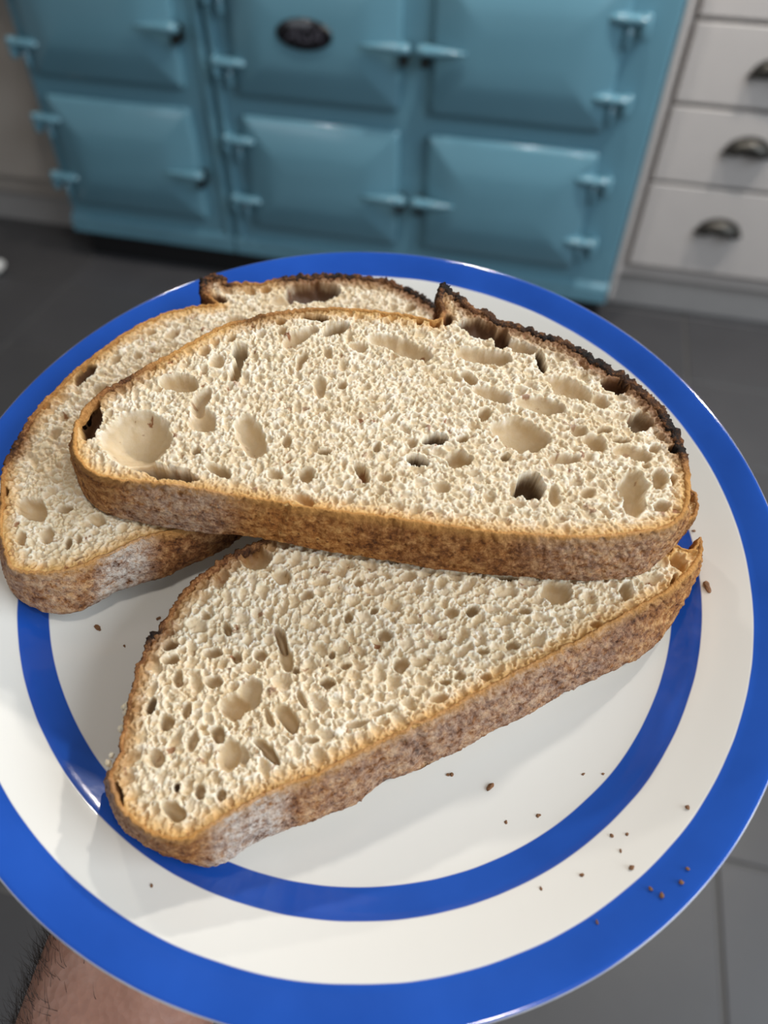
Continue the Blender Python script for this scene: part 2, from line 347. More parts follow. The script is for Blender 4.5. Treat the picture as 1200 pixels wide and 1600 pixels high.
# ------------------------------------------------------------------ bread
DATA = {"A":{"front":[[-110.78,-30.45,0.45,1.2],[-108.38,-35.63,0.4,1.0],[-105.64,-39.89,0.3,1.0],[-102.09,-44.49,0.3,1.0],[-98.77,-47.94,0.3,1.0],[-96.08,-49.12,0.3,1.0],[-92.9,-49.28,0.3,1.0],[-86.1,-47.31,0.3,0.9],[-79.92,-44.43,0.35,0.9],[-74.5,-39.34,0.35,0.9],[-69.08,-34.4,0.4,0.9],[-65.71,-30.23,0.4,0.9],[-59.58,-25.89,0.45,0.9],[-53.37,-21.97,0.45,0.9],[-44.93,-14.73,0.5,0.9]],"back":[[-32.38,-1.69,0.4,1.0],[-17.33,20.51,0.4,1.0],[-1.84,47.84,0.5,1.0],[8.69,74.28,0.7,2.0],[10.05,86.22,0.9,2.5],[4.9,93.74,0.95,2.5],[-0.94,97.06,0.95,2.5],[-7.18,99.61,0.95,2.5],[-14.12,101.62,0.9,2.5],[-20.88,102.65,0.85,2.2],[-30.81,100.82,0.85,2.2],[-40.62,98.66,0.9,2.6],[-50.0,95.18,0.95,3.0],[-59.09,91.09,0.85,2.2],[-62.99,87.28,0.6,1.6],[-67.3,84.79,0.55,1.5],[-73.2,83.2,0.6,1.5],[-77.35,81.83,0.8,2.0],[-80.16,84.47,0.9,2.2],[-83.3,84.5,0.95,3.0],[-86.96,81.85,0.95,3.0],[-87.91,78.34,0.95,3.0],[-85.74,74.15,0.9,2.4],[-81.59,71.37,0.6,1.5],[-77.71,69.9,0.4,1.0],[-81.08,68.12,0.35,1.0],[-86.78,65.24,0.3,1.0],[-95.32,58.45,0.35,1.1],[-103.14,47.76,0.4,1.2],[-107.64,38.72,0.45,1.4],[-112.69,26.42,0.45,1.5],[-115.36,17.33,0.5,1.6],[-117.41,8.41,0.55,1.7],[-118.34,0.38,0.7,2.0],[-118.15,-9.43,0.85,2.2],[-117.47,-15.69,0.7,1.6],[-114.95,-21.97,0.5,1.3]],"bot":[[-122.05,-26.15],[-118.48,-32.7],[-115.13,-37.15],[-109.26,-45.05],[-104.08,-50.54],[-99.31,-53.27],[-93.7,-54.37],[-89.77,-54.81],[-84.24,-53.68],[-79.94,-51.33],[-76.18,-47.78],[-72.74,-43.36],[-68.78,-39.91],[-64.59,-36.84],[-60.19,-34.15],[-56.18,-30.38],[-52.3,-26.13],[-44.71,-19.51]],"holes":[[-109.07,24.88,2.2,4.47,1.98,-1.56,6.0,1.0],[-100.8,20.44,2.88,0.9,1.29,-2.76,6.0,0.0],[-101.13,-28.3,5.35,-0.92,0.31,-3.56,9.0,0.0],[-91.66,-25.72,2.26,0.67,0.72,-1.45,6.0,0.0],[-85.12,-36.38,1.1,0.32,0.97,-1.98,7.0,0.0],[-82.76,-34.32,1.11,0.33,0.77,-1.6,5.0,0.0],[-92.67,-35.62,2.21,0.65,1.41,-2.78,5.0,0.0],[-80.25,-40.34,1.79,0.95,0.37,-0.55,9.0,0.0],[-45.51,86.67,9.88,4.6,2.02,-5.23,11.0,1.0],[-67.16,64.6,4.78,0.4,0.61,-2.72,5.0,0.0],[-62.62,82.45,2.31,0.76,0.65,-1.88,4.0,0.0],[-78.08,72.86,3.17,0.26,0.45,-1.88,6.0,1.0],[-95.08,49.71,1.74,0.56,0.61,-1.41,4.0,0.0],[-112.36,-25.13,1.13,0.34,0.91,-1.68,6.0,1.0],[-95.48,38.25,1.7,0.54,0.71,-1.62,4.0,0.0],[-99.48,-38.77,1.86,-0.15,0.42,-2.43,5.0,0.0],[-54.94,78.71,4.6,1.5,0.83,-2.47,4.0,0.0],[-80.67,-26.26,2.63,0.78,0.97,-2.06,4.0,0.0],[-107.6,6.44,1.15,1.74,1.42,-1.23,3.5,0.0],[-107.32,-0.55,1.36,2.03,1.6,-1.37,3.5,0.0],[-99.01,-1.75,1.78,0.54,0.78,-1.61,4.0,0.0],[-87.44,51.53,2.32,2.29,1.29,-1.69,4.0,0.0],[-101.97,34.35,1.47,2.31,1.26,-1.18,4.0,0.0],[-7.58,90.71,2.35,0.77,0.47,-1.91,4.0,0.0]],"hb":-9,"sx":-0.055,"sy":0.06,"t":18},
"B":{"front":[[-85.34,-14.86,0.3,1.2],[-84.02,-17.53,0.25,1.1],[-81.67,-19.87,0.25,1.0],[-78.11,-22.27,0.25,0.9],[-74.1,-23.61,0.25,0.9],[-70.67,-23.76,0.3,0.8],[-65.87,-23.51,0.35,0.8],[-54.99,-21.54,0.35,0.8],[-45.7,-20.45,0.4,0.8],[-38.11,-20.07,0.4,0.8],[-27.0,-18.89,0.35,0.8],[-19.56,-18.31,0.25,0.8],[-16.68,-18.37,0.2,0.8],[-8.53,-17.15,0.3,0.9],[2.39,-15.8,0.3,0.9],[13.28,-14.44,0.35,1.0],[24.18,-13.3,0.4,1.0],[34.99,-11.95,0.4,1.0],[45.7,-10.22,0.4,1.0],[56.34,-8.08,0.4,1.0],[66.91,-5.34,0.35,1.0],[77.43,-1.56,0.3,1.1],[84.44,1.67,0.25,1.2],[89.33,4.74,0.2,1.2],[92.06,8.09,0.2,1.2],[93.51,11.99,0.2,1.2]],"back":[[94.21,16.63,0.2,1.3],[94.33,21.89,0.35,1.8],[93.71,26.83,0.6,2.3],[92.5,31.72,0.8,2.6],[90.44,37.47,0.9,3.0],[87.34,43.34,0.95,3.2],[83.39,48.63,0.97,3.2],[78.6,53.05,0.97,3.2],[73.19,56.32,0.97,3.2],[67.1,59.21,0.95,3.0],[62.26,61.41,0.95,3.0],[57.73,64.04,0.95,2.8],[52.18,65.84,0.92,2.6],[45.57,67.08,0.9,2.6],[38.95,68.05,0.9,2.5],[32.26,69.03,0.9,2.5],[26.6,70.04,0.92,2.8],[22.26,72.07,0.9,2.8],[18.95,72.0,0.85,2.4],[15.86,74.14,0.9,2.6],[13.52,76.85,0.95,2.8],[11.15,77.4,0.85,2.5],[9.57,78.49,0.95,3.0],[7.72,80.79,0.98,3.4],[6.37,80.71,0.98,3.4],[5.41,77.87,0.95,3.0],[5.55,74.15,0.8,2.0],[6.87,70.22,0.7,1.6],[8.52,66.76,0.7,1.6],[7.61,62.89,0.4,1.0],[2.88,62.38,0.25,1.1],[-3.71,62.21,0.25,1.2],[-14.45,60.81,0.3,1.2],[-27.11,58.24,0.45,1.3],[-37.18,54.63,0.55,1.4],[-44.78,50.56,0.6,1.4],[-52.12,46.0,0.65,1.3],[-59.07,40.72,0.35,1.2],[-63.63,35.33,0.3,1.2],[-67.51,29.66,0.35,1.2],[-71.23,24.39,0.4,1.2],[-76.64,16.83,0.6,1.5],[-81.38,10.67,0.75,1.8],[-85.04,5.7,0.7,2.0],[-87.09,0.25,0.55,1.6],[-87.7,-5.41,0.5,1.3],[-87.24,-10.16,0.4,1.2]],"bot":[[-98.43,-5.13],[-91.67,-15.24],[-84.42,-22.52],[-77.09,-25.71],[-69.03,-26.03],[-56.61,-25.34],[-44.51,-24.04],[-32.85,-21.69],[-20.75,-20.61],[-8.6,-19.94],[3.36,-18.87],[15.26,-17.8],[27.1,-16.73],[38.72,-14.84],[50.28,-12.74],[61.84,-10.64],[73.35,-8.12],[84.72,-3.87],[90.32,-0.11],[95.77,6.82],[99.38,13.37],[101.59,21.35]],"holes":[[-68.39,-8.1,9.09,4.95,5.33,-8.6,12.0,0.0],[-55.98,-16.89,10.98,0.4,0.56,-2.48,19.0,0.35],[-84.06,-6.08,3.51,-0.54,0.87,-6.9,13.0,1.0],[-64.38,14.06,6.29,1.1,1.1,-3.3,9.0,0.0],[-55.29,9.73,2.45,-1.04,-0.79,-5.18,7.0,0.0],[-52.07,3.14,4.05,1.17,1.72,-4.38,6.0,0.0],[-50.34,31.37,2.54,0.75,1.36,-3.73,15.0,0.2],[-49.07,24.37,1.9,-0.27,0.4,-5.39,12.0,0.0],[-49.79,-7.75,1.44,0.41,0.5,-1.26,6.0,0.0],[-41.11,-12.21,4.25,-0.9,-0.03,-1.65,8.0,0.0],[-35.88,1.7,2.82,2.62,5.26,-6.84,7.0,0.0],[-31.66,52.69,4.68,0.49,0.33,-1.66,10.0,1.0],[-23.79,50.03,3.76,3.42,1.43,-2.3,13.0,0.15],[-34.32,42.29,3.8,4.28,1.91,-2.52,6.0,0.0],[-42.19,47.49,1.61,0.48,0.54,-1.6,5.0,0.0],[-40.14,44.01,1.6,0.47,0.52,-1.57,4.0,0.0],[-30.72,46.81,1.61,0.48,0.49,-1.59,4.0,0.0],[-55.15,36.13,1.78,0.53,0.57,-1.53,5.0,0.0],[-61.26,28.71,1.95,0.57,0.78,-1.98,4.0,0.0],[-55.56,25.71,2.71,0.79,1.11,-2.92,4.0,0.0],[-30.19,33.43,1.48,-0.38,-0.16,-3.99,5.0,0.0],[-23.23,39.35,2.2,-1.32,-0.54,-1.86,4.0,0.0],[-21.42,25.0,1.92,0.56,1.31,-4.3,4.0,0.0],[-14.98,27.93,1.35,0.39,0.56,-1.94,5.0,0.0],[-1.37,48.32,11.32,-1.11,0.05,-3.48,6.5,0.0],[21.75,63.24,6.79,-0.41,-0.02,-3.95,9.0,1.0],[30.32,61.41,3.28,0.97,0.86,-4.9,11.0,1.0],[26.22,52.22,9.47,0.99,0.28,-3.5,8.0,0.0],[37.06,59.66,5.2,-0.31,-0.09,-2.5,7.0,0.0],[44.27,55.57,1.3,0.89,1.62,-4.33,12.0,1.0],[23.0,41.67,3.03,-1.57,-0.57,-1.92,6.0,0.0],[31.46,37.49,6.39,-0.31,-0.07,-2.79,6.0,0.0],[54.72,46.36,8.06,-2.34,-0.8,-3.82,7.5,0.0],[65.13,44.64,3.1,-0.53,-0.41,-2.56,5.0,0.0],[68.42,52.23,4.78,-0.27,-0.26,-2.66,9.0,1.0],[77.63,40.03,4.09,0.26,-0.23,-4.26,10.0,0.6],[46.77,37.51,7.9,0.14,-0.05,-3.03,5.0,0.0],[42.67,25.23,9.61,-0.41,-0.3,-5.95,9.0,0.0],[17.3,15.75,3.81,0.67,0.38,-2.53,17.0,0.9],[14.0,6.95,3.21,0.36,0.23,-2.01,17.0,0.9],[26.17,11.12,3.69,1.05,0.64,-3.09,10.0,0.0],[11.17,13.03,1.49,0.43,0.43,-1.8,4.0,0.0],[39.37,15.6,1.49,0.42,0.27,-1.57,10.0,0.0],[48.01,7.63,4.19,1.19,0.74,-4.72,20.0,0.85],[44.19,5.42,2.0,0.56,0.5,-2.99,8.0,0.0],[56.68,19.35,4.78,1.9,0.37,-1.77,5.0,0.0],[30.31,29.42,2.11,0.61,0.5,-2.63,6.0,0.0],[77.41,15.27,4.43,1.25,0.5,-5.69,9.0,0.0],[78.61,10.0,3.09,1.91,1.42,-4.26,8.0,0.0],[85.12,20.66,2.23,0.63,0.26,-3.82,6.0,0.0],[86.71,11.18,2.3,1.15,0.41,-1.83,5.0,0.0],[89.06,21.32,0.93,0.26,0.11,-1.81,6.0,0.0],[76.73,27.45,6.07,0.4,-0.13,-2.39,5.0,0.0],[72.88,31.2,2.88,0.51,0.03,-1.21,7.0,0.0],[64.95,28.19,3.19,-1.27,-0.86,-2.76,6.0,0.0],[67.29,33.79,2.31,0.66,0.15,-1.45,6.0,0.0],[88.6,32.29,1.53,0.44,0.1,-1.66,6.0,1.0],[-13.45,2.17,2.19,0.63,0.39,-1.3,8.0,0.0],[-16.01,-6.67,2.33,0.66,0.72,-2.28,7.0,0.0],[-0.58,-1.6,1.25,1.23,2.31,-3.05,8.0,0.0],[-25.1,3.11,1.47,0.42,0.72,-2.18,5.0,0.0],[1.63,8.38,1.11,0.32,0.47,-1.77,5.0,0.0],[-13.96,-15.0,3.29,-1.03,-0.32,-1.97,6.0,0.0],[25.62,18.62,2.12,1.12,0.47,-1.3,6.0,0.0],[2.33,61.91,1.44,0.43,0.58,-2.49,11.0,0.5],[59.68,31.11,2.68,0.77,0.27,-2.15,4.0,0.0],[55.59,6.4,2.0,0.56,0.54,-3.83,4.0,0.0],[83.24,31.0,1.71,0.49,0.12,-1.65,5.0,0.0],[7.44,61.65,1.85,0.55,0.43,-1.94,5.0,0.0],[11.2,64.55,1.72,-0.31,-0.14,-2.83,6.0,1.0],[65.17,9.55,2.55,0.72,0.25,-2.16,4.0,0.0],[80.84,24.35,1.5,0.43,0.11,-1.38,4.0,0.0],[-14.37,44.49,3.34,0.2,0.29,-2.13,3.5,0.0],[23.14,-0.09,2.96,0.21,0.13,-1.95,3.5,0.0],[6.18,-1.5,2.16,0.61,0.38,-1.48,3.5,0.0],[-24.58,-9.1,2.67,-0.32,0.04,-1.69,4.0,0.0]],"hb":12.6,"sx":-0.03,"sy":0.06,"t":21},
"C":{"front":[[-42.5,-97.71,0.6,1.2],[-39.68,-100.57,0.5,1.1],[-37.33,-102.84,0.4,1.0],[-34.09,-104.84,0.35,1.0],[-28.47,-106.79,0.35,0.9],[-21.06,-107.16,0.35,0.9],[-16.14,-105.43,0.35,0.9],[-11.47,-100.84,0.4,0.9],[-6.82,-96.34,0.4,0.9],[-1.85,-91.86,0.4,0.9],[3.74,-87.32,0.4,0.9],[9.79,-83.27,0.4,0.9],[15.66,-78.21,0.4,0.9],[21.44,-72.93,0.4,0.9],[27.64,-67.98,0.4,0.9],[32.34,-64.45,0.4,0.9],[39.86,-57.76,0.4,0.9],[47.53,-50.54,0.4,0.9],[55.45,-43.29,0.4,0.9],[63.62,-36.02,0.4,0.9],[72.02,-28.55,0.4,0.9],[80.63,-20.46,0.4,0.9],[89.52,-12.32,0.4,1.0],[96.83,-5.77,0.4,1.2],[102.38,1.12,0.35,1.5],[105.76,6.63,0.3,1.4]],"back":[[107.43,12.51,0.4,1.3],[107.57,15.93,0.5,1.2],[106.34,18.04,0.5,1.0],[105.6,14.43,0.4,0.8],[103.66,12.47,0.15,0.8],[100.86,12.68,0.1,0.8],[98.47,12.53,0.1,0.8],[97.59,9.41,0.1,0.8],[96.47,12.48,0.15,0.8],[98.33,16.4,0.2,0.8],[102.19,22.41,0.3,1.0],[105.39,25.29,0.5,1.0],[106.12,30.12,0.6,1.2],[104.77,35.54,0.6,1.2],[99.3,36.21,0.5,1.0],[78.87,25.41,0.5,1.0],[58.03,22.44,0.5,1.0],[32.98,17.84,0.5,1.0],[8.92,8.72,0.5,1.0],[-9.79,-2.27,0.6,1.2],[-23.09,-14.59,0.7,1.4],[-32.08,-22.32,0.75,2.0],[-35.93,-26.19,0.8,2.4],[-39.38,-30.85,0.8,2.4],[-42.44,-36.25,0.75,2.0],[-44.51,-41.28,0.7,1.8],[-45.99,-46.5,0.7,1.6],[-46.32,-50.44,0.7,1.4],[-47.39,-55.35,0.85,1.6],[-48.82,-58.41,0.9,1.8],[-48.6,-62.4,0.8,1.4],[-48.09,-68.2,0.7,1.2],[-47.26,-73.73,0.7,1.2],[-45.73,-79.83,0.7,1.1],[-44.25,-85.72,0.65,1.1],[-43.02,-90.62,0.65,1.1],[-42.83,-94.81,0.6,1.2]],"bot":[[-50.56,-96.23],[-46.36,-101.2],[-42.84,-104.45],[-39.32,-106.6],[-33.67,-108.49],[-27.94,-109.49],[-20.27,-109.95],[-13.09,-109.38],[-8.7,-106.47],[-6.17,-103.36],[-3.44,-100.66],[2.49,-96.27],[8.66,-92.29],[14.86,-88.09],[21.07,-83.5],[26.68,-76.12],[33.35,-72.19],[39.86,-67.14],[47.27,-61.04],[55.59,-53.43],[64.28,-46.58],[73.9,-37.3],[84.92,-28.49],[96.26,-18.98],[102.91,-10.49],[106.13,-3.63],[110.01,5.51],[113.98,17.76]],"holes":[[-28.31,-25.1,4.99,1.33,1.54,-4.24,7.0,0.0],[-41.97,-59.04,2.12,1.29,0.97,-1.3,8.0,0.0],[-40.18,-63.17,2.24,1.07,0.85,-1.33,7.0,0.0],[-29.11,-58.26,2.83,0.75,0.57,-1.44,6.0,0.0],[-15.69,-55.12,2.13,0.56,0.58,-1.64,6.0,0.0],[-22.14,-57.62,1.59,0.42,0.61,-1.62,6.0,0.0],[-25.59,-66.14,2.42,0.64,0.62,-1.55,6.0,0.0],[-27.75,-50.15,1.01,0.77,1.81,-2.24,8.0,0.0],[-11.77,-49.03,1.22,1.1,2.92,-3.28,12.0,0.0],[-8.52,-54.03,1.71,1.02,2.29,-3.58,5.0,0.0],[-35.89,-67.69,1.39,0.36,1.03,-2.4,6.0,0.0],[-40.15,-76.71,1.29,-0.2,-0.07,-2.67,8.0,0.4],[-33.84,-80.33,2.01,0.53,0.98,-2.24,7.0,0.0],[-17.63,-71.54,3.98,-0.34,0.03,-3.75,11.0,0.0],[-19.18,-79.52,2.0,0.52,0.94,-2.38,9.0,0.0],[-14.43,-67.55,3.28,-0.29,0.0,-5.2,6.0,0.0],[-2.54,-70.7,1.48,1.64,3.53,-3.03,9.0,0.0],[-14.34,-83.99,3.48,-0.26,0.0,-4.45,6.0,0.0],[-4.93,-80.16,0.77,1.24,4.51,-2.63,10.0,0.0],[-10.57,-83.01,1.31,0.34,1.04,-2.79,4.0,0.0],[-18.43,-94.39,1.44,0.37,0.84,-2.04,7.0,0.0],[-12.81,-93.91,1.44,0.37,0.63,-1.61,6.0,0.0],[-23.21,-100.6,3.66,-0.78,-0.36,-2.0,7.0,0.0],[-38.27,-100.52,0.95,0.54,2.34,-2.79,6.0,1.0],[-32.58,-89.43,2.29,0.6,1.08,-2.42,5.0,0.0],[-24.56,-95.01,0.85,-0.19,-0.2,-1.18,5.0,1.0],[5.24,-58.41,2.18,-0.21,-0.08,-1.63,9.0,0.0],[4.2,-49.88,1.07,0.28,0.44,-1.48,7.0,0.0],[5.42,-37.39,1.28,0.34,0.56,-1.97,7.0,0.0],[17.42,-39.88,2.36,0.62,0.49,-1.93,7.0,0.0],[24.08,-47.43,2.48,0.65,0.58,-2.4,7.0,0.0],[12.23,-33.44,1.11,0.29,0.37,-1.4,6.0,0.0],[-4.73,-56.78,1.05,0.28,0.35,-1.08,7.0,0.0],[5.6,-74.45,2.33,0.61,0.26,-0.81,4.0,0.0],[40.51,-25.74,2.12,1.01,0.63,-1.74,11.0,0.0],[34.69,-27.92,2.22,0.59,0.37,-1.83,5.0,0.0],[54.31,-33.64,1.99,0.52,0.24,-1.56,6.0,0.0],[41.28,-46.63,1.76,0.46,0.29,-1.47,5.0,0.0],[48.39,-45.14,1.76,0.46,0.2,-1.11,5.0,0.0],[37.26,-49.62,1.75,0.46,0.23,-1.09,5.0,0.0],[55.94,-21.65,1.86,0.49,0.21,-1.45,5.0,0.0],[48.57,-12.05,4.25,0.69,0.09,-1.11,10.0,0.0],[64.47,-12.79,5.31,1.41,0.47,-3.86,9.0,0.0],[85.35,-7.25,2.28,0.61,0.24,-3.49,8.0,0.0],[77.27,-20.92,1.85,0.49,0.13,-1.44,5.0,0.0],[100.62,7.61,1.92,1.61,1.51,-3.2,10.0,0.0],[99.11,0.25,0.73,-0.12,-0.69,-2.74,10.0,0.0],[36.82,-54.48,2.95,1.36,0.47,-1.17,4.0,0.0],[46.16,-37.82,1.8,0.47,0.21,-1.15,5.0,0.0],[19.97,-19.66,2.28,0.61,0.4,-1.71,4.0,0.0],[5.36,-25.8,1.89,0.5,0.41,-1.46,5.0,0.0],[-8.41,-33.91,2.23,0.59,0.52,-1.62,5.0,0.0],[-17.94,-29.74,3.02,0.8,0.7,-2.07,5.0,0.0],[-35.75,-47.65,1.46,0.39,0.62,-1.53,5.0,0.0],[8.89,-52.22,1.76,0.46,0.31,-1.09,5.0,0.0],[-24.98,-83.32,1.59,0.01,0.36,-2.91,5.0,0.0],[-30.02,-75.71,1.63,0.0,0.32,-2.37,5.0,0.0],[16.8,-67.08,3.34,1.9,0.44,-0.75,3.5,0.0],[22.68,-61.9,3.59,2.31,0.47,-0.75,3.0,0.0],[-0.58,-64.29,0.79,0.68,1.96,-2.18,4.0,0.0],[-7.39,-71.6,0.83,0.59,2.01,-2.52,4.0,0.0]],"hb":-11.7,"sx":0.006,"sy":0,"t":20},
"crumbs":[[-77.35,-51.27,-19.44],[-66.9,-54.59,-20.45],[-60.49,-42.4,-21.16],[-26.1,-117.28,-9.0],[44.65,-67.15,-20.92],[45.62,-67.09,-20.9],[57.41,-67.61,-20.1],[83.91,-57.63,-17.46],[89.41,-56.46,-16.28],[72.04,-72.77,-17.28],[63.37,-76.5,-18.13],[72.37,-72.51,-17.27],[91.56,-74.35,-10.18],[95.19,-72.87,-9.14],[93.67,-77.9,-8.09],[96.13,-81.55,-5.82],[74.05,-92.07,-10.06],[83.93,-86.47,-8.8],[109.08,-79.1,-1.59],[107.26,-82.68,-1.27],[102.84,-86.81,-1.66],[87.57,-96.85,-3.53],[116.49,11.71,-10.65],[111.64,33.69,-10.89],[110.27,-62.56,-5.43],[100.4,-86.15,-2.72]]}
rng = np.random.default_rng(11)
class VN:
    def __init__(self, seed, n=128): self.n = n; self.g = np.random.default_rng(seed).random((n, n)).astype(np.float32)
    def __call__(self, x, y):
        n = self.n; xi = np.floor(x).astype(int); yi = np.floor(y).astype(int); fx = x - xi; fy = y - yi
        fx = fx * fx * (3 - 2 * fx); fy = fy * fy * (3 - 2 * fy)
        g = self.g; a = g[xi % n, yi % n]; b = g[(xi + 1) % n, yi % n]; c = g[xi % n, (yi + 1) % n]; d = g[(xi + 1) % n, (yi + 1) % n]
        return (a * (1 - fx) + b * fx) * (1 - fy) + (c * (1 - fx) + d * fx) * fy
    def fbm(self, x, y, o=4):
        s = 0; a = 0.5
        for k in range(o): s = s + a * self(x * 2 ** k + 17.3 * k, y * 2 ** k + 5.1 * k); a *= 0.5
        return s / (1 - 0.5 ** o)
def resample(pts, n, closed):
    """Catmull-Rom through the points, then n equal steps along it"""
    P = np.asarray(pts, float); m = len(P); out = []
    for k in range(m if closed else m - 1):
        p = [P[(k + d) % m] if closed else P[min(max(k + d, 0), m - 1)] for d in (-1, 0, 1, 2)]
        for t in np.linspace(0, 1, 16, endpoint=False):
            out.append(0.5 * ((2 * p[1]) + (-p[0] + p[2]) * t + (2 * p[0] - 5 * p[1] + 4 * p[2] - p[3]) * t * t + (-p[0] + 3 * p[1] - 3 * p[2] + p[3]) * t ** 3))
    out.append(P[0] if closed else P[-1]); out = np.array(out)
    s = np.concatenate([[0], np.cumsum(np.linalg.norm(np.diff(out[:, :2], axis=0), axis=1))])
    q = np.linspace(0, s[-1], n, endpoint=not closed)
    return np.stack([np.interp(q, s, out[:, c]) for c in range(out.shape[1])], 1)
def quick_mesh(name, V, F, attrs):
    me = bpy.data.meshes.new(name)
    me.vertices.add(len(V)); me.vertices.foreach_set('co', np.ascontiguousarray(V, np.float32).ravel())
    me.loops.add(F.size); me.loops.foreach_set('vertex_index', np.ascontiguousarray(F, np.int32).ravel())
    me.polygons.add(len(F)); me.polygons.foreach_set('loop_start', np.arange(len(F), dtype=np.int32) * F.shape[1])
    me.polygons.foreach_set('loop_total', np.full(len(F), F.shape[1], np.int32)) if False else None
    me.update(calc_edges=True); me.validate()
    me.polygons.foreach_set('use_smooth', np.ones(len(me.polygons), bool))
    for k, v in attrs.items():
        a = me.attributes.new(k, 'FLOAT', 'POINT'); a.data.foreach_set('value', np.ascontiguousarray(v, np.float32))
    return me

kc = NT('sourdough_crumb')
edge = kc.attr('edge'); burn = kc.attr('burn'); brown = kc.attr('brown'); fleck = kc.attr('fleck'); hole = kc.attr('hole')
base = kc.ramp(kc.noise(260, 5, 0.65), [(0.28, rgb(214, 192, 156)), (0.46, rgb(233, 219, 192)), (0.70, rgb(244, 236, 221))])
pm = kc.n('ShaderNodeMapRange'); pm.inputs[1].default_value = 0.42; pm.inputs[2].default_value = 0.66; pm.inputs[4].default_value = 0.5; kc.l(kc.noise(75, 4, 0.6), pm.inputs[0])
base = kc.mix(pm.outputs[0], base, rgb(214, 190, 150))
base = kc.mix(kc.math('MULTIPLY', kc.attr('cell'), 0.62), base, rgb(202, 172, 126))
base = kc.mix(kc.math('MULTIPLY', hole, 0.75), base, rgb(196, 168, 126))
ed = kc.math('ADD', edge, kc.math('MULTIPLY', kc.math('SUBTRACT', kc.noise(420, 4, 0.6), 0.5), 3.2))
def mr(x, a, b, c=1.0, d=0.0):
    m = kc.n('ShaderNodeMapRange'); m.inputs[1].default_value = a; m.inputs[2].default_value = b; m.inputs[3].default_value = c; m.inputs[4].default_value = d
    kc.l(x, m.inputs[0]); return m.outputs[0]
gold = mr(ed, 0.8, 5.2); base = kc.mix(kc.math('MULTIPLY', gold, 0.95), base, rgb(214, 166, 96))
wid = kc.math('MULTIPLY', burn, 7.0)
dk = kc.math('MULTIPLY', kc.math('MAXIMUM', kc.math('SUBTRACT', 1.0, kc.math('DIVIDE', ed, kc.math('MAXIMUM', wid, 0.1))), 0.0), mr(burn, 0.25, 0.95, 0.0, 1.0))
base = kc.mix(kc.math('MINIMUM', kc.math('MULTIPLY', dk, 1.25), 0.9), base, rgb(112, 66, 30))
base = kc.mix(brown, base, rgb(82, 48, 23))  # toasted walls near the crust; in deep holes, shade put into the colour
base = kc.mix(fleck, base, rgb(134, 78, 34))
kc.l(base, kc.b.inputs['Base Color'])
kc.set(Roughness=0.62); kc.b.inputs['Subsurface Weight'].default_value = 0.30
kc.b.inputs['Subsurface Radius'].default_value = (1.0, 0.72, 0.42); kc.b.inputs['Subsurface Scale'].default_value = 0.0016
kc.bump(kc.noise(900, 4, 0.7), 0.35, 0.0006)
M_crumb = kc.m

kk = NT('baked_crust')
burn = kk.attr('burn'); lip = kk.attr('lip'); flour = kk.attr('flour')
n1 = kk.math('ADD', kk.math('MULTIPLY', kk.noise(260, 7, 0.72), 0.65), kk.math('MULTIPLY', kk.noise(900, 4, 0.7), 0.35)); n2 = kk.noise(60, 5, 0.6)
light = kk.ramp(n1, [(0.38, rgb(104, 56, 24)), (0.48, rgb(172, 110, 52)), (0.60, rgb(220, 166, 100))])
mid = kk.ramp(n1, [(0.38, rgb(62, 34, 18)), (0.49, rgb(132, 80, 42)), (0.61, rgb(190, 138, 88))])
dark = kk.ramp(n1, [(0.42, rgb(12, 9, 7)), (0.52, rgb(38, 24, 15)), (0.62, rgb(128, 78, 40))])
bb = kk.math('ADD', burn, kk.math('MULTIPLY', kk.math('SUBTRACT', n2, 0.5), 0.9))
def mrk(x, a, b, c=0.0, d=1.0):
    m = kk.n('ShaderNodeMapRange'); m.inputs[1].default_value = a; m.inputs[2].default_value = b; m.inputs[3].default_value = c; m.inputs[4].default_value = d
    kk.l(x, m.inputs[0]); return m.outputs[0]
col = kk.mix(mrk(bb, 0.25, 0.55), light, mid); col = kk.mix(mrk(bb, 0.62, 0.95), col, dark)
lipc = kk.mix(kk.math('MULTIPLY', lip, mrk(burn, 0.35, 0.75, 0.75, 0.0)), col, rgb(206, 150, 82))
vp = kk.n('ShaderNodeTexVoronoi'); vp.inputs['Scale'].default_value = 420; kk.l(kk.obj(), vp.inputs['Vector'])
lipc = kk.mix(kk.math('MULTIPLY', mrk(kk.math('ADD', vp.outputs['Distance'], kk.math('MULTIPLY', n2, 0.5)), 0.30, 0.46, 0.75, 0.0), mrk(lip, 0.2, 0.8, 1.0, 0.0)), lipc, rgb(84, 44, 22))
pat = kk.math('MULTIPLY', flour, mrk(kk.math('ADD', n1, kk.math('MULTIPLY', kk.noise(500, 3, 0.7), 0.6)), 0.66, 0.92))
fin = kk.mix(pat, lipc, rgb(226, 214, 200))
kk.l(fin, kk.b.inputs['Base Color']); kk.set(Roughness=0.7); kk.b.inputs['Specular IOR Level'].default_value = 0.25
kk.bump(kk.math('ADD', n1, kk.math('MULTIPLY', kk.noise(700, 3, 0.7), 0.5)), 0.9, 0.0016)
M_crust = kk.m

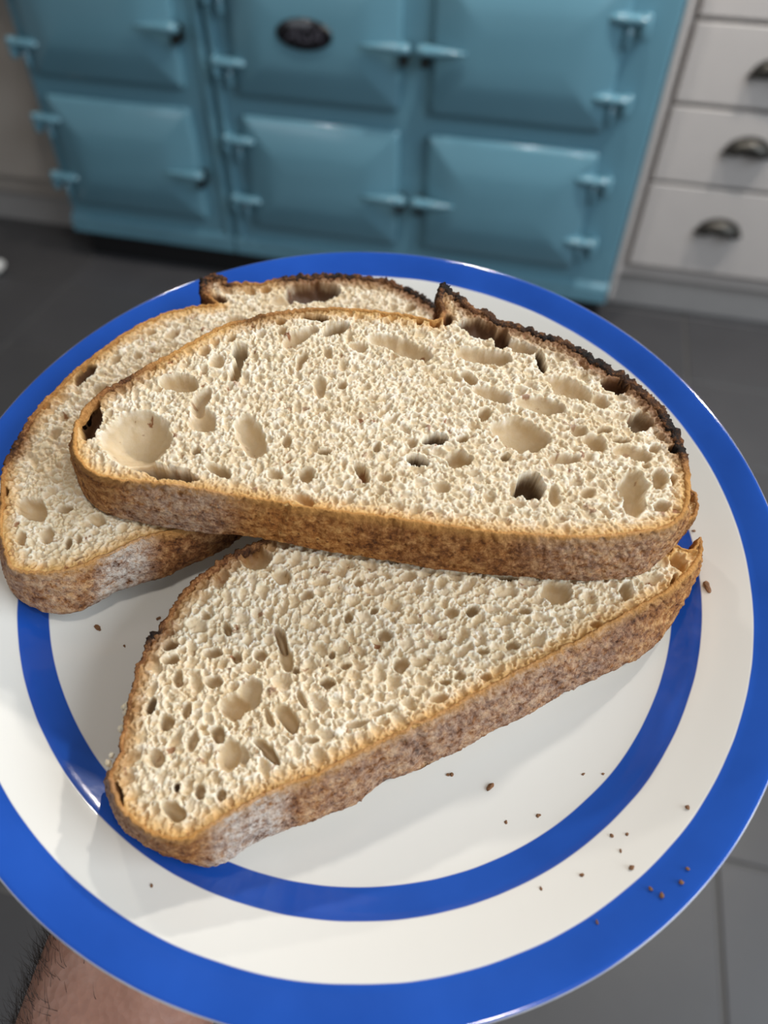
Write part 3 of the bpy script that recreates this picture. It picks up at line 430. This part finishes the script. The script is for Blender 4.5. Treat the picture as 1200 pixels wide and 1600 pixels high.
def slice_build(key, label, seed, pore, flow, flourspots, groove=()):
    D = DATA[key]; T = D['t']; R_ = np.random.default_rng(seed); vn = VN(seed); vn2 = VN(seed + 50)
    nf, nb = 520, 640
    fr = np.array(D['front']); bk = np.array(D['back'])
    out = resample(np.concatenate([fr, bk]), 1160, True)
    nF = int(np.argmin(np.linalg.norm(out[:, :2] - fr[-1, :2], axis=1))) + 1       # samples 0..nF-1 follow the front crust
    N = len(out)
    # small irregularity of the outline
    ang = np.arange(N) / N
    nrm = np.roll(out[:, :2], -3, 0) - np.roll(out[:, :2], 3, 0); nrm /= np.linalg.norm(nrm, axis=1)[:, None] + 1e-9
    nrm = np.stack([-nrm[:, 1], nrm[:, 0]], 1)                                     # points inwards for a loop running counter-clockwise
    area2 = np.sum(out[:, 0] * np.roll(out[:, 1], -1) - out[:, 1] * np.roll(out[:, 0], -1))
    if area2 < 0: nrm = -nrm
    jit = (vn.fbm(out[:, 0] * 0.9 + 50, out[:, 1] * 0.9 + 50, 3) - 0.5) * (0.7 + 2.0 * out[:, 2:3].ravel() ** 3)
    O = out[:, :2] + nrm * jit[:, None]
    bt = resample(D['bot'], nF, False)
    Bt = O + nrm * 1.0                                                             # hidden sides lean in a little
    Bt[:nF] = bt
    for k in range(40):                                                            # blend at both ends of the front
        f = (k + 0.5) / 40; a = nF + k; b = N - 1 - k
        Bt[a] = Bt[a] * f + (O[a] + (bt[-1] - O[nF - 1])) * (1 - f); Bt[b] = Bt[b] * f + (O[b] + (bt[0] - O[0])) * (1 - f)
    burn = np.clip(out[:, 2], 0, 1); lipw = out[:, 3]
    # ---- crumb: fine height field inside the outline
    st = 0.29
    x0, y0 = O.min(0) - 1; x1, y1 = O.max(0) + 1
    nx, ny = int((x1 - x0) / st) + 1, int((y1 - y0) / st) + 1
    X, Y = np.meshgrid(x0 + np.arange(nx) * st, y0 + np.arange(ny) * st, indexing='ij')
    inside = np.zeros((nx, ny), bool)
    A = O; B2 = np.roll(O, -1, 0)
    for (ax, ay), (bx, by2) in zip(A, B2):
        lo, hi = min(ax, bx), max(ax, bx)
        i0 = int(math.ceil((lo - x0) / st)); i1 = int(math.ceil((hi - x0) / st))
        for i in range(max(i0, 0), min(i1, nx)):
            xx = x0 + i * st; yy = ay + (by2 - ay) * (xx - ax) / (bx - ax + 1e-12)
            j = max(0, int(math.ceil((yy - y0) / st))); inside[i, j:] ^= True
    d2 = np.full((nx, ny), 1e9, np.float32); near = np.zeros((nx, ny), np.int32)
    W8 = 40
    for k in range(0, N, 2):
        i = int((O[k, 0] - x0) / st); j = int((O[k, 1] - y0) / st)
        s = (slice(max(0, i - W8), i + W8), slice(max(0, j - W8), j + W8))
        q = (X[s] - O[k, 0]) ** 2 + (Y[s] - O[k, 1]) ** 2
        m = q < d2[s]; d2[s][m] = q[m]; near[s][m] = k
    dist = np.minimum(np.sqrt(d2), 11.0); burnm = np.where(d2 < 1e8, burn[near], 0.3); lw = np.where(d2 < 1e8, lipw[near], 1.0)
    wx = X + 2.2 * (vn.fbm(X * 0.28, Y * 0.28, 4) - 0.5) * 2; wy = Y + 2.2 * (vn2.fbm(X * 0.28, Y * 0.28, 4) - 0.5) * 2
    wx2 = X + 1.5 * (vn(X * 0.75, Y * 0.75) - 0.5) + 0.7 * (vn(X * 2.0 + 7, Y * 2.0) - 0.5); wy2 = Y + 1.5 * (vn2(X * 0.75, Y * 0.75) - 0.5) + 0.7 * (vn2(X * 2.0 + 7, Y * 2.0) - 0.5)
    hole = np.zeros((nx, ny), np.float32); hd = np.zeros_like(hole); br = np.zeros_like(hole)
    for cx, cy, ax, ay, bx, by2, dep, bro in D['holes']:
        det = ax * by2 - ay * bx
        ext = 1.5 * (max(abs(ax), abs(bx)) + max(abs(ay), abs(by2))) + 3
        i0, i1 = int((cx - ext - x0) / st), int((cx + ext - x0) / st) + 2; j0, j1 = int((cy - ext - y0) / st), int((cy + ext - y0) / st) + 2
        s = (slice(max(0, i0), max(0, i1)), slice(max(0, j0), max(0, j1)))
        small = min(math.hypot(ax, ay), math.hypot(bx, by2))
        kx = min(1.0, small / 4.0)
        dx = X[s] * (1 - kx * 0.75) + wx[s] * kx * 0.75 - cx + 0.3 * (wx2[s] - X[s]); dy = Y[s] * (1 - kx * 0.75) + wy[s] * kx * 0.75 - cy + 0.3 * (wy2[s] - Y[s])
        u = (dx * by2 - dy * bx) / det; v = (-dx * ay + dy * ax) / det
        q = (u * u + v * v)
        pw = 1.0 if small > 7 else (1.35 if dep < 9 else 2.2); dep = dep * (1.2 if dep < 9 else 1.0)
        h = np.where(q < 1, np.maximum(1 - np.maximum(q, 0) ** pw, 0) ** 0.62, 0)
        depth = dep * 0.72 * h
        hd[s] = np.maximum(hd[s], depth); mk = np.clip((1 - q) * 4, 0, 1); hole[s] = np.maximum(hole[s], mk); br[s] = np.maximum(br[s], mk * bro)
    Z = np.zeros((nx, ny), np.float32)
    area = abs(area2) / 2
    cellm = np.zeros((nx, ny), np.float32); occ = (hole > 0.25) | ~inside
    def pores(n, r0, r1, kdep, aniso):
        # cells packed side by side, largest first, so thin walls between them stay at the cut plane
        rr = r0 * (r1 / r0) ** np.linspace(0, 1, n) * R_.uniform(0.8, 1.2, n)
        px = R_.uniform(x0, x1, n); py = R_.uniform(y0, y1, n); kd = R_.uniform(0.55, 1.25, n) * kdep; az = R_.normal(0, 0.45, n); sa = 1 + aniso * R_.random(n)
        ii = ((px - x0) / st).astype(int); jj = ((py - y0) / st).astype(int)
        for k in range(n):
            i, j = ii[k], jj[k]
            if occ[i, j]: continue
            r = rr[k]
            dd = dist[i, j]
            if dd < 4.5:
                r *= 0.5 + 0.11 * dd
                if dd < 1.0: continue
            a = r * math.sqrt(sa[k]); b = r / math.sqrt(sa[k]); an = flow(px[k], py[k]) + az[k]; c_, s_ = math.cos(an), math.sin(an)
            e = int(a * 1.3 / st) + 2
            if i < e or j < e or i > nx - e - 1 or j > ny - e - 1: continue
            sl = (slice(i - e, i + e + 1), slice(j - e, j + e + 1))
            dx = wx2[sl] - px[k]; dy = wy2[sl] - py[k]
            q = ((dx * c_ + dy * s_) / a) ** 2 + ((-dx * s_ + dy * c_) / b) ** 2
            m = q < 1.0
            if (occ[sl] & (q < 0.80)).any(): continue
            occ[sl] |= m
            h = np.where(m, np.maximum(1 - q ** 1.5, 0) ** 0.6, 0)
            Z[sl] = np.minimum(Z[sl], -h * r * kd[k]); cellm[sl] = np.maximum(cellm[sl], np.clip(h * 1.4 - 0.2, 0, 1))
    bbox = (x1 - x0) * (y1 - y0)
    pores(int(bbox * 0.12), 2.1 * pore, 1.1 * pore, 0.85, 1.3)
    pores(int(bbox * 1.2), 1.1 * pore, 0.62 * pore, 1.05, 1.0)
    pores(int(bbox * 3.2), 0.62 * pore, 0.36, 1.1, 0.5)
    keep = 1 - 0.75 * np.clip(hole * 1.3 - 0.15, 0, 1)
    und = (vn.fbm(X * 0.09 + 9, Y * 0.09, 3) - 0.5) * 0.9
    rough = (vn2(X * 1.9, Y * 1.9) - 0.5) * 0.22 + (vn(X * 0.6 + 31, Y * 0.6) - 0.5) * 0.35
    H = T - 0.15 + (und * np.clip(dist / 4, 0, 1)) + (Z + rough) * keep - hd
    wb = np.clip(hd / 1.6, 0, 1)
    for _ in range(4):
        hb_ = H.copy(); hb_[1:-1, 1:-1] = (H[1:-1, 1:-1] * 4 + 2 * (H[2:, 1:-1] + H[:-2, 1:-1] + H[1:-1, 2:] + H[1:-1, :-2]) + H[2:, 2:] + H[:-2, :-2] + H[2:, :-2] + H[:-2, 2:]) / 16
        H = H * (1 - wb) + hb_ * wb
    H = np.minimum(H, T + 0.9)
    H = np.maximum(H, 0.9)
    H -= np.clip(1 - dist / 1.2, 0, 1) * 0.35
    # bran flecks and toasted specks in the crumb
    fl = np.zeros((nx, ny), np.float32)
    for k in range(int(area * 0.034)):
        px, py = R_.uniform(x0, x1), R_.uniform(y0, y1); i = int((px - x0) / st); j = int((py - y0) / st); e = 5
        if not (5 < i < nx - 6 and 5 < j < ny - 6): continue
        sl = (slice(i - e, i + e), slice(j - e, j + e)); an = R_.uniform(0, 3.14); a = R_.uniform(0.2, 0.5) + 0.75 * R_.random() ** 3; b = a * R_.uniform(0.35, 0.9)
        dx = wx2[sl] - px; dy = wy2[sl] - py
        q = ((dx * math.cos(an) + dy * math.sin(an)) / a) ** 2 + ((-dx * math.sin(an) + dy * math.cos(an)) / b) ** 2
        fl[sl] = np.maximum(fl[sl], np.clip((1.3 - q) * 2, 0, 1) * R_.uniform(0.35, 0.95))
    ok = inside & (dist > np.minimum(0.35, lw * 0.3))
    cell = ok[:-1, :-1] & ok[1:, :-1] & ok[1:, 1:] & ok[:-1, 1:]
    idx = -np.ones((nx, ny), np.int64); used = np.zeros((nx, ny), bool)
    used[:-1, :-1] |= cell; used[1:, :-1] |= cell; used[1:, 1:] |= cell; used[:-1, 1:] |= cell
    idx[used] = np.arange(used.sum())
    F = np.stack([idx[:-1, :-1][cell], idx[1:, :-1][cell], idx[1:, 1:][cell], idx[:-1, 1:][cell]], 1)
    jx = (R_.random((nx, ny)) - 0.5) * st * 0.25; jy = (R_.random((nx, ny)) - 0.5) * st * 0.25
    V = np.stack([(X + jx)[used], (Y + jy)[used], H[used]], 1) * MM
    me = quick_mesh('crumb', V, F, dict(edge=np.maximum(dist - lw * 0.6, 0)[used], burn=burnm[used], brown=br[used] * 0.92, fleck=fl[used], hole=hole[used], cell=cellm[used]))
    root = empty('bread_slice'); root['label'] = label; root['category'] = 'bread'
    root['group'] = 'slices of sourdough on the banded plate'
    nz = np.array([-D['sx'], -D['sy'], 1.0]); nz /= np.linalg.norm(nz); ax_ = np.array([1.0, 0, D['sx']]); ax_ /= np.linalg.norm(ax_); ay_ = np.cross(nz, ax_)
    L = Matrix([[*map(float, r), 0] for r in np.stack([ax_, ay_, nz], 1)] + [[0, 0, 0, 1]]); L.translation = (0, 0, D['hb'] * MM)
    cen = Matrix.Translation((float(O[:, 0].mean()) * MM, float(O[:, 1].mean()) * MM, 0))
    root.matrix_world = PF @ L @ cen
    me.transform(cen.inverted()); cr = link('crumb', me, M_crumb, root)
    # ---- crust: a rough band around the slice, with a lip on the cut face
    prof = []
    P3 = []; kinds = []
    un = lambda f: f
    stations = [('l', 1.0, -3.0), ('l', 0.97, 0.0), ('l', 0.6, 0.22), ('l', 0.25, 0.2), ('l', 0.03, 0.0)] + [('w', q, 0) for q in np.linspace(0.03, 0.97, 20)] + [('b', 0.25, 0.05), ('b', 3.5, 0.0)]
    for kind, q, dz in stations:
        if kind == 'l':
            xy = O + nrm * (lipw * q)[:, None]; z = np.full(N, T + dz)
        elif kind == 'w':
            bul = math.sin(math.pi * q) * 0.8
            xy = O * (1 - q) + Bt * q - nrm * bul; z = np.full(N, T * (1 - q) - 0.1)
        else:
            xy = Bt + nrm * q; z = np.full(N, dz)
        # rough surface: broad lumps, pits and burnt blisters
        s = np.cumsum(np.linalg.norm(np.diff(O, axis=0, prepend=O[:1]), axis=1))
        v = z * 1.0
        amp = (0.30 if kind == 'w' else 0.16) * (1 + 1.6 * burn ** 2)
        nn = (vn.fbm(s * 0.55, v * 0.55 + 40, 4) - 0.5) * 2 * amp * 1.6
        pit = np.clip(vn2(s * 0.75, v * 0.75 + 9) - 0.72, 0, 1) * (3.2 if kind == 'w' else 0.8)
        gv = sum((dp * np.exp(-((s - s[int(fr_ * nF)]) / wd_) ** 2) for fr_, wd_, dp in groove), np.zeros(N)) if kind != 'b' else 0
        hf = (vn2(s * 2.6 + 3, v * 2.6 + 70) - 0.5) * (0.25 + 1.1 * burn ** 3) * (1.0 if kind == 'w' else 0.6)
        xy = xy + nrm * (pit - nn + gv - hf)[:, None]
        z = z + (nn * 0.9 if kind == 'l' and q < 0.9 else 0)
        P3.append(np.column_stack([xy, z])); kinds.append(kind)
    ns = len(P3); V = np.concatenate(P3) * MM
    k = np.arange(N); k2 = (k + 1) % N; F = []
    for i in range(ns - 1): F.append(np.stack([i * N + k, i * N + k2, (i + 1) * N + k2, (i + 1) * N + k], 1))
    F = np.concatenate(F)
    if area2 > 0: F = F[:, ::-1]
    F = F[:, ::-1] if False else F
    lipa = np.concatenate([np.full(N, {'l': 1.0, 'w': 0.0, 'b': 0.0}[c]) if c != 'w' else np.full(N, max(0.0, 1 - (i - 5) / 3.0)) for i, c in enumerate(kinds)])
    flo = np.zeros(N)
    for fr_, wd_, st2 in flourspots: flo = np.maximum(flo, st2 * np.exp(-(((np.arange(N) / nF) - fr_) / wd_) ** 4))
    floa = np.concatenate([flo * (1.0 if c == 'w' else 0.3) for c in kinds])
    me = quick_mesh('crust', V, F, dict(burn=np.tile(burn, ns), lip=lipa, flour=floa))
    me.transform(cen.inverted()); link('crust', me, M_crust, root)
    # underside of the slice
    bm = bmesh.new(); fpts = (Bt + nrm * 2.0)[::8]
    vs = [bm.verts.new((x * MM, y * MM, 0.0003)) for x, y in fpts]
    f = bm.faces.new(vs); bmesh.ops.triangulate(bm, faces=[f]); bmesh.ops.recalc_face_normals(bm, faces=bm.faces)
    me2 = bpy.data.meshes.new('underside'); bm.to_mesh(me2); bm.free()
    for nm in ('edge', ): a = me2.attributes.new(nm, 'FLOAT', 'POINT'); a.data.foreach_set('value', np.full(len(me2.vertices), 9.0, np.float32))
    me2.transform(cen.inverted()); link('underside', me2, M_crumb, root)
    return root, cen, T
def flow_a(x, y): return 0.3
def flow_b(x, y): return 0.25 - 0.006 * x if x > 10 else 1.2 - 0.01 * x
def flow_c(x, y): return 1.75 if x < -8 else (-0.75 if (x < 22 and y < -35) else 0.5)
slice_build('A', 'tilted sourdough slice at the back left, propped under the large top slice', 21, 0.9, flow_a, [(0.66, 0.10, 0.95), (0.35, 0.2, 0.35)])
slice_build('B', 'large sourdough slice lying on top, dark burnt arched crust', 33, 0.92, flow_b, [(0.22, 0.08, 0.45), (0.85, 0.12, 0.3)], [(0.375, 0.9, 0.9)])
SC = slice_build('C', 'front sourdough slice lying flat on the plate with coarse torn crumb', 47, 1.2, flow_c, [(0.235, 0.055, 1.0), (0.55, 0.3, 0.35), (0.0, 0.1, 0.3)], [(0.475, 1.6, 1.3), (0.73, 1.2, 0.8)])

for lx, ly, r in [[-44.37, -93.53, 2.6], [-46.19, -78.85, 2.3], [-45.36, -82.99, 1.8]]:
    bm = bmesh.new()
    q = random.Random(int(lx * 10))
    for k in range(9):
        rr = r * q.uniform(0.3, 0.62)
        ret = bmesh.ops.create_icosphere(bm, subdivisions=2, radius=rr * MM)
        o3 = Vector((q.gauss(0, r * 0.42), q.gauss(0, r * 0.55), q.gauss(0, r * 0.4))) * MM; ph = q.uniform(0, 6)
        for v in ret['verts']:
            n_ = v.co.normalized(); v.co *= 1 + 0.3 * math.sin(7 * n_.x + ph) * math.sin(6 * n_.y + 2 * ph); v.co += o3
    o = obj('torn_crumb', bm, M_crumb, SC[0]); o.matrix_parent_inverse = Matrix()
    o.location = SC[1].inverted() @ Vector((lx * MM, ly * MM, 0.0165))
    a = o.data.attributes.new('edge', 'FLOAT', 'POINT'); a.data.foreach_set('value', np.full(len(o.data.vertices), 9.0, np.float32))

# ------------------------------------------------------------------ loose crumbs on the plate
M_bit = plain('toast_crumb', rgb(120, 80, 46), 0.7, 0, 900, 0.4)
def bit(p, r, flat=0.6):
    bm = bmesh.new(); bmesh.ops.create_icosphere(bm, subdivisions=2, radius=r * MM)
    q = random.Random(int(p[0] * 31 + p[1] * 7))
    ph = [q.uniform(0, 6) for _ in range(4)]
    for v in bm.verts:
        n_ = v.co.normalized()
        v.co *= 1 + 0.3 * math.sin(2.1 * n_.x + ph[0]) + 0.25 * math.sin(2.7 * n_.y + ph[1]) + 0.12 * math.sin(6 * n_.z + 4 * n_.x + ph[2]); v.co.x *= 1.25
        v.co.z *= flat
    o = obj('bread_crumb', bm, M_bit, None, False)
    o.matrix_world = PF @ Matrix.Translation((p[0] * MM, p[1] * MM, (p[2] + r * flat * 0.75) * MM)) @ Matrix.Rotation(ph[3], 4, 'Z')
    return o
LONE = {1: 'small dark crumb on the cream well, lower left of the back slice crumb pair', 2: 'faint crumb speck on the cream well against the front slice upper left crust',
        3: 'lone crumb on the cream ring below the left tip of the front slice', 6: 'largest brown crumb on the cream well below the front slice crust',
        10: 'crumb on the cream well nearest the bottom of the inner blue band', 16: 'lowest crumb on the cream ring between the two blue bands',
        21: 'lowest crumb on the outer blue band, apart from the others', 24: 'crumb farthest to the right on the cream ring between the blue bands',
        23: 'crumb speck on the cream ring beside the right end of the top slice'}
for k, p in enumerate(DATA['crumbs']):
    r = math.hypot(p[0], p[1]); big = k in (0, 6, 22)
    o = bit(p, 1.5 if k == 22 else (1.0 if big else random.Random(k).uniform(0.35, 0.6)), 0.45 if k == 22 else 0.6)
    if k == 22: tag(o, 'largest loose flake of crust, on the cream rim right of the front slice', 'crumb')
    elif k in LONE: tag(o, LONE[k], 'crumb')
    elif k == 0: tag(o, 'brown crumb on the cream well just below the back left slice', 'crumb')
    elif r > 129: tag(o, 'tiny loose crumb on the outer blue band of the plate', 'crumb', 'crumbs on the outer blue band')
    elif r > 115.6: tag(o, 'tiny loose crumb on the cream ring between the two blue bands', 'crumb', 'crumbs between the blue bands')
    elif r > 107: tag(o, 'tiny loose crumb on the inner blue band of the plate', 'crumb', 'crumbs on the inner blue band')
    elif k in (1, 2): tag(o, 'tiny loose crumb in the gap between back left and front slices', 'crumb', 'crumbs between two slices')
    else: tag(o, 'tiny loose crumb on the cream well below the front slice', 'crumb', 'crumbs on the cream well')

# ------------------------------------------------------------------ hand and forearm under the plate
bm = bmesh.new(); sk = bm.verts.layers.skin.verify()
def jv(p, rx, ry=None):
    v = bm.verts.new([c * MM for c in p]); v[sk].radius = (rx * MM, (ry or rx) * MM); return v
chain = [((-30, -330, -150), 40, 36), ((-34, -250, -112), 38, 33), ((-37, -190, -84), 35, 29), ((-38, -150, -68), 32, 25), ((-36, -118, -57), 31, 21), ((-32, -88, -51), 41, 18), ((-29, -50, -47.5), 44, 16)]
vs = [jv(*c) for c in chain]; vs[0][sk].use_root = True
for a, b in zip(vs, vs[1:]): bm.edges.new((a, b))
kn = vs[-1]
# each finger is its own chain rooted inside the palm: knuckle, two bends, tip
for fx, tx, ln, r in ((-60, -88, 64, 10.4), (-40, -48, 76, 10.8), (-19, -8, 70, 10.5), (1, 30, 54, 9.4)):
    prev = None
    for k, q in enumerate((-0.42, 0.0, 0.42, 0.74, 1.0)):
        qq = max(q, 0)
        v = jv((fx + (tx - fx) * qq, -40 + ln * q, -45.0 + (4.5 if k in (2, 3) else 1.5) * (q > 0)), r * (1 - 0.2 * qq))
        if prev: bm.edges.new((prev, v))
        else: v[sk].use_root = True
        prev = v
prev = None
for p, r in (((-46, -106, -52), 13), ((-64, -84, -47), 12), ((-83, -62, -42), 10), ((-95, -42, -38), 9), ((-102, -26, -35), 7.6)):
    v = jv(p, r)
    if prev: bm.edges.new((prev, v))
    else: v[sk].use_root = True
    prev = v
arm = obj('person', bm, None)
m = arm.modifiers.new('skin', 'SKIN'); m.use_smooth_shade = True
m = arm.modifiers.new('sub', 'SUBSURF'); m.levels = 2; m.render_levels = 2
m = arm.modifiers.new('join', 'REMESH'); m.mode = 'VOXEL'; m.voxel_size = 0.0024; m.use_smooth_shade = True
m = arm.modifiers.new('soften', 'SMOOTH'); m.factor = 0.5; m.iterations = 6
bpy.context.view_layer.update(); dg = bpy.context.evaluated_depsgraph_get()
me = bpy.data.meshes.new_from_object(arm.evaluated_get(dg)); arm.modifiers.clear(); arm.data = me
me.polygons.foreach_set('use_smooth', [True] * len(me.polygons))
ks = NT('skin'); n1 = ks.noise(45, 5, 0.6)
ks.l(ks.ramp(n1, [(0.3, rgb(140, 98, 82)), (0.55, rgb(168, 124, 106)), (0.75, rgb(182, 142, 126))]), ks.b.inputs['Base Color'])
ks.set(Roughness=0.5); ks.b.inputs['Subsurface Weight'].default_value = 0.2; ks.b.inputs['Subsurface Radius'].default_value = (1, 0.4, 0.25); ks.b.inputs['Subsurface Scale'].default_value = 0.004
vo = ks.n('ShaderNodeTexVoronoi'); vo.inputs['Scale'].default_value = 420; ks.l(ks.obj(), vo.inputs['Vector'])
ks.bump(ks.math('ADD', vo.outputs['Distance'], n1), 0.25, 0.0008)
me.materials.clear(); me.materials.append(ks.m)
arm.matrix_world = PF
tag(arm, 'bare hairy forearm and hand of a person holding the plate from beneath', 'person')
# dark hairs along the outer side of the forearm
from mathutils.bvhtree import BVHTree
bv = BVHTree.FromPolygons([v.co.copy() for v in me.vertices], [tuple(p.vertices) for p in me.polygons])
rh = random.Random(9); bm = bmesh.new()
def hair(p, n, d, ln, r):
    prev = None; pos = p.copy(); dirv = (d + n * 0.55).normalized(); bend = -n * 0.13 + Vector((rh.uniform(-.1, .1), rh.uniform(-.1, .1), rh.uniform(-.1, .1)))
    side = dirv.cross(n).normalized() if dirv.cross(n).length > 1e-6 else Vector((1, 0, 0))
    for k in range(6):
        rr = r * (1 - k / 5.5); up = dirv.cross(side).normalized()
        ring = [bm.verts.new(pos + (side * math.cos(a) + up * math.sin(a)) * rr) for a in (0, 2.094, 4.189)]
        if prev:
            for j in range(3): bm.faces.new((prev[j], prev[(j + 1) % 3], ring[(j + 1) % 3], ring[j]))
        prev = ring; pos = pos + dirv * ln / 5; dirv = (dirv + bend).normalized()
for k in range(2600):
    y = rh.uniform(-300, -112); t = rh.gauss(172, 26); zc = np.interp(y, [-330, -250, -190, -150, -118], [-150, -112, -84, -68, -57])
    d = Vector((math.cos(math.radians(t)), 0, math.sin(math.radians(t))))
    o_ = Vector((-37, y, zc)) * MM + d * 0.09
    hit, nn, _, _ = bv.ray_cast(o_, -d)
    if hit is None: continue
    hair(hit - nn * 0.0003, nn, Vector((rh.uniform(-.5, .1), rh.uniform(0.1, 1.0), rh.uniform(-.5, .2))), rh.uniform(0.005, 0.011), 0.00008)
h = obj('arm_hair', bm, plain('dark_hair', rgb(44, 34, 28), 0.5), arm); h['kind'] = 'stuff'; h['label'] = 'fine dark hairs on the forearm'
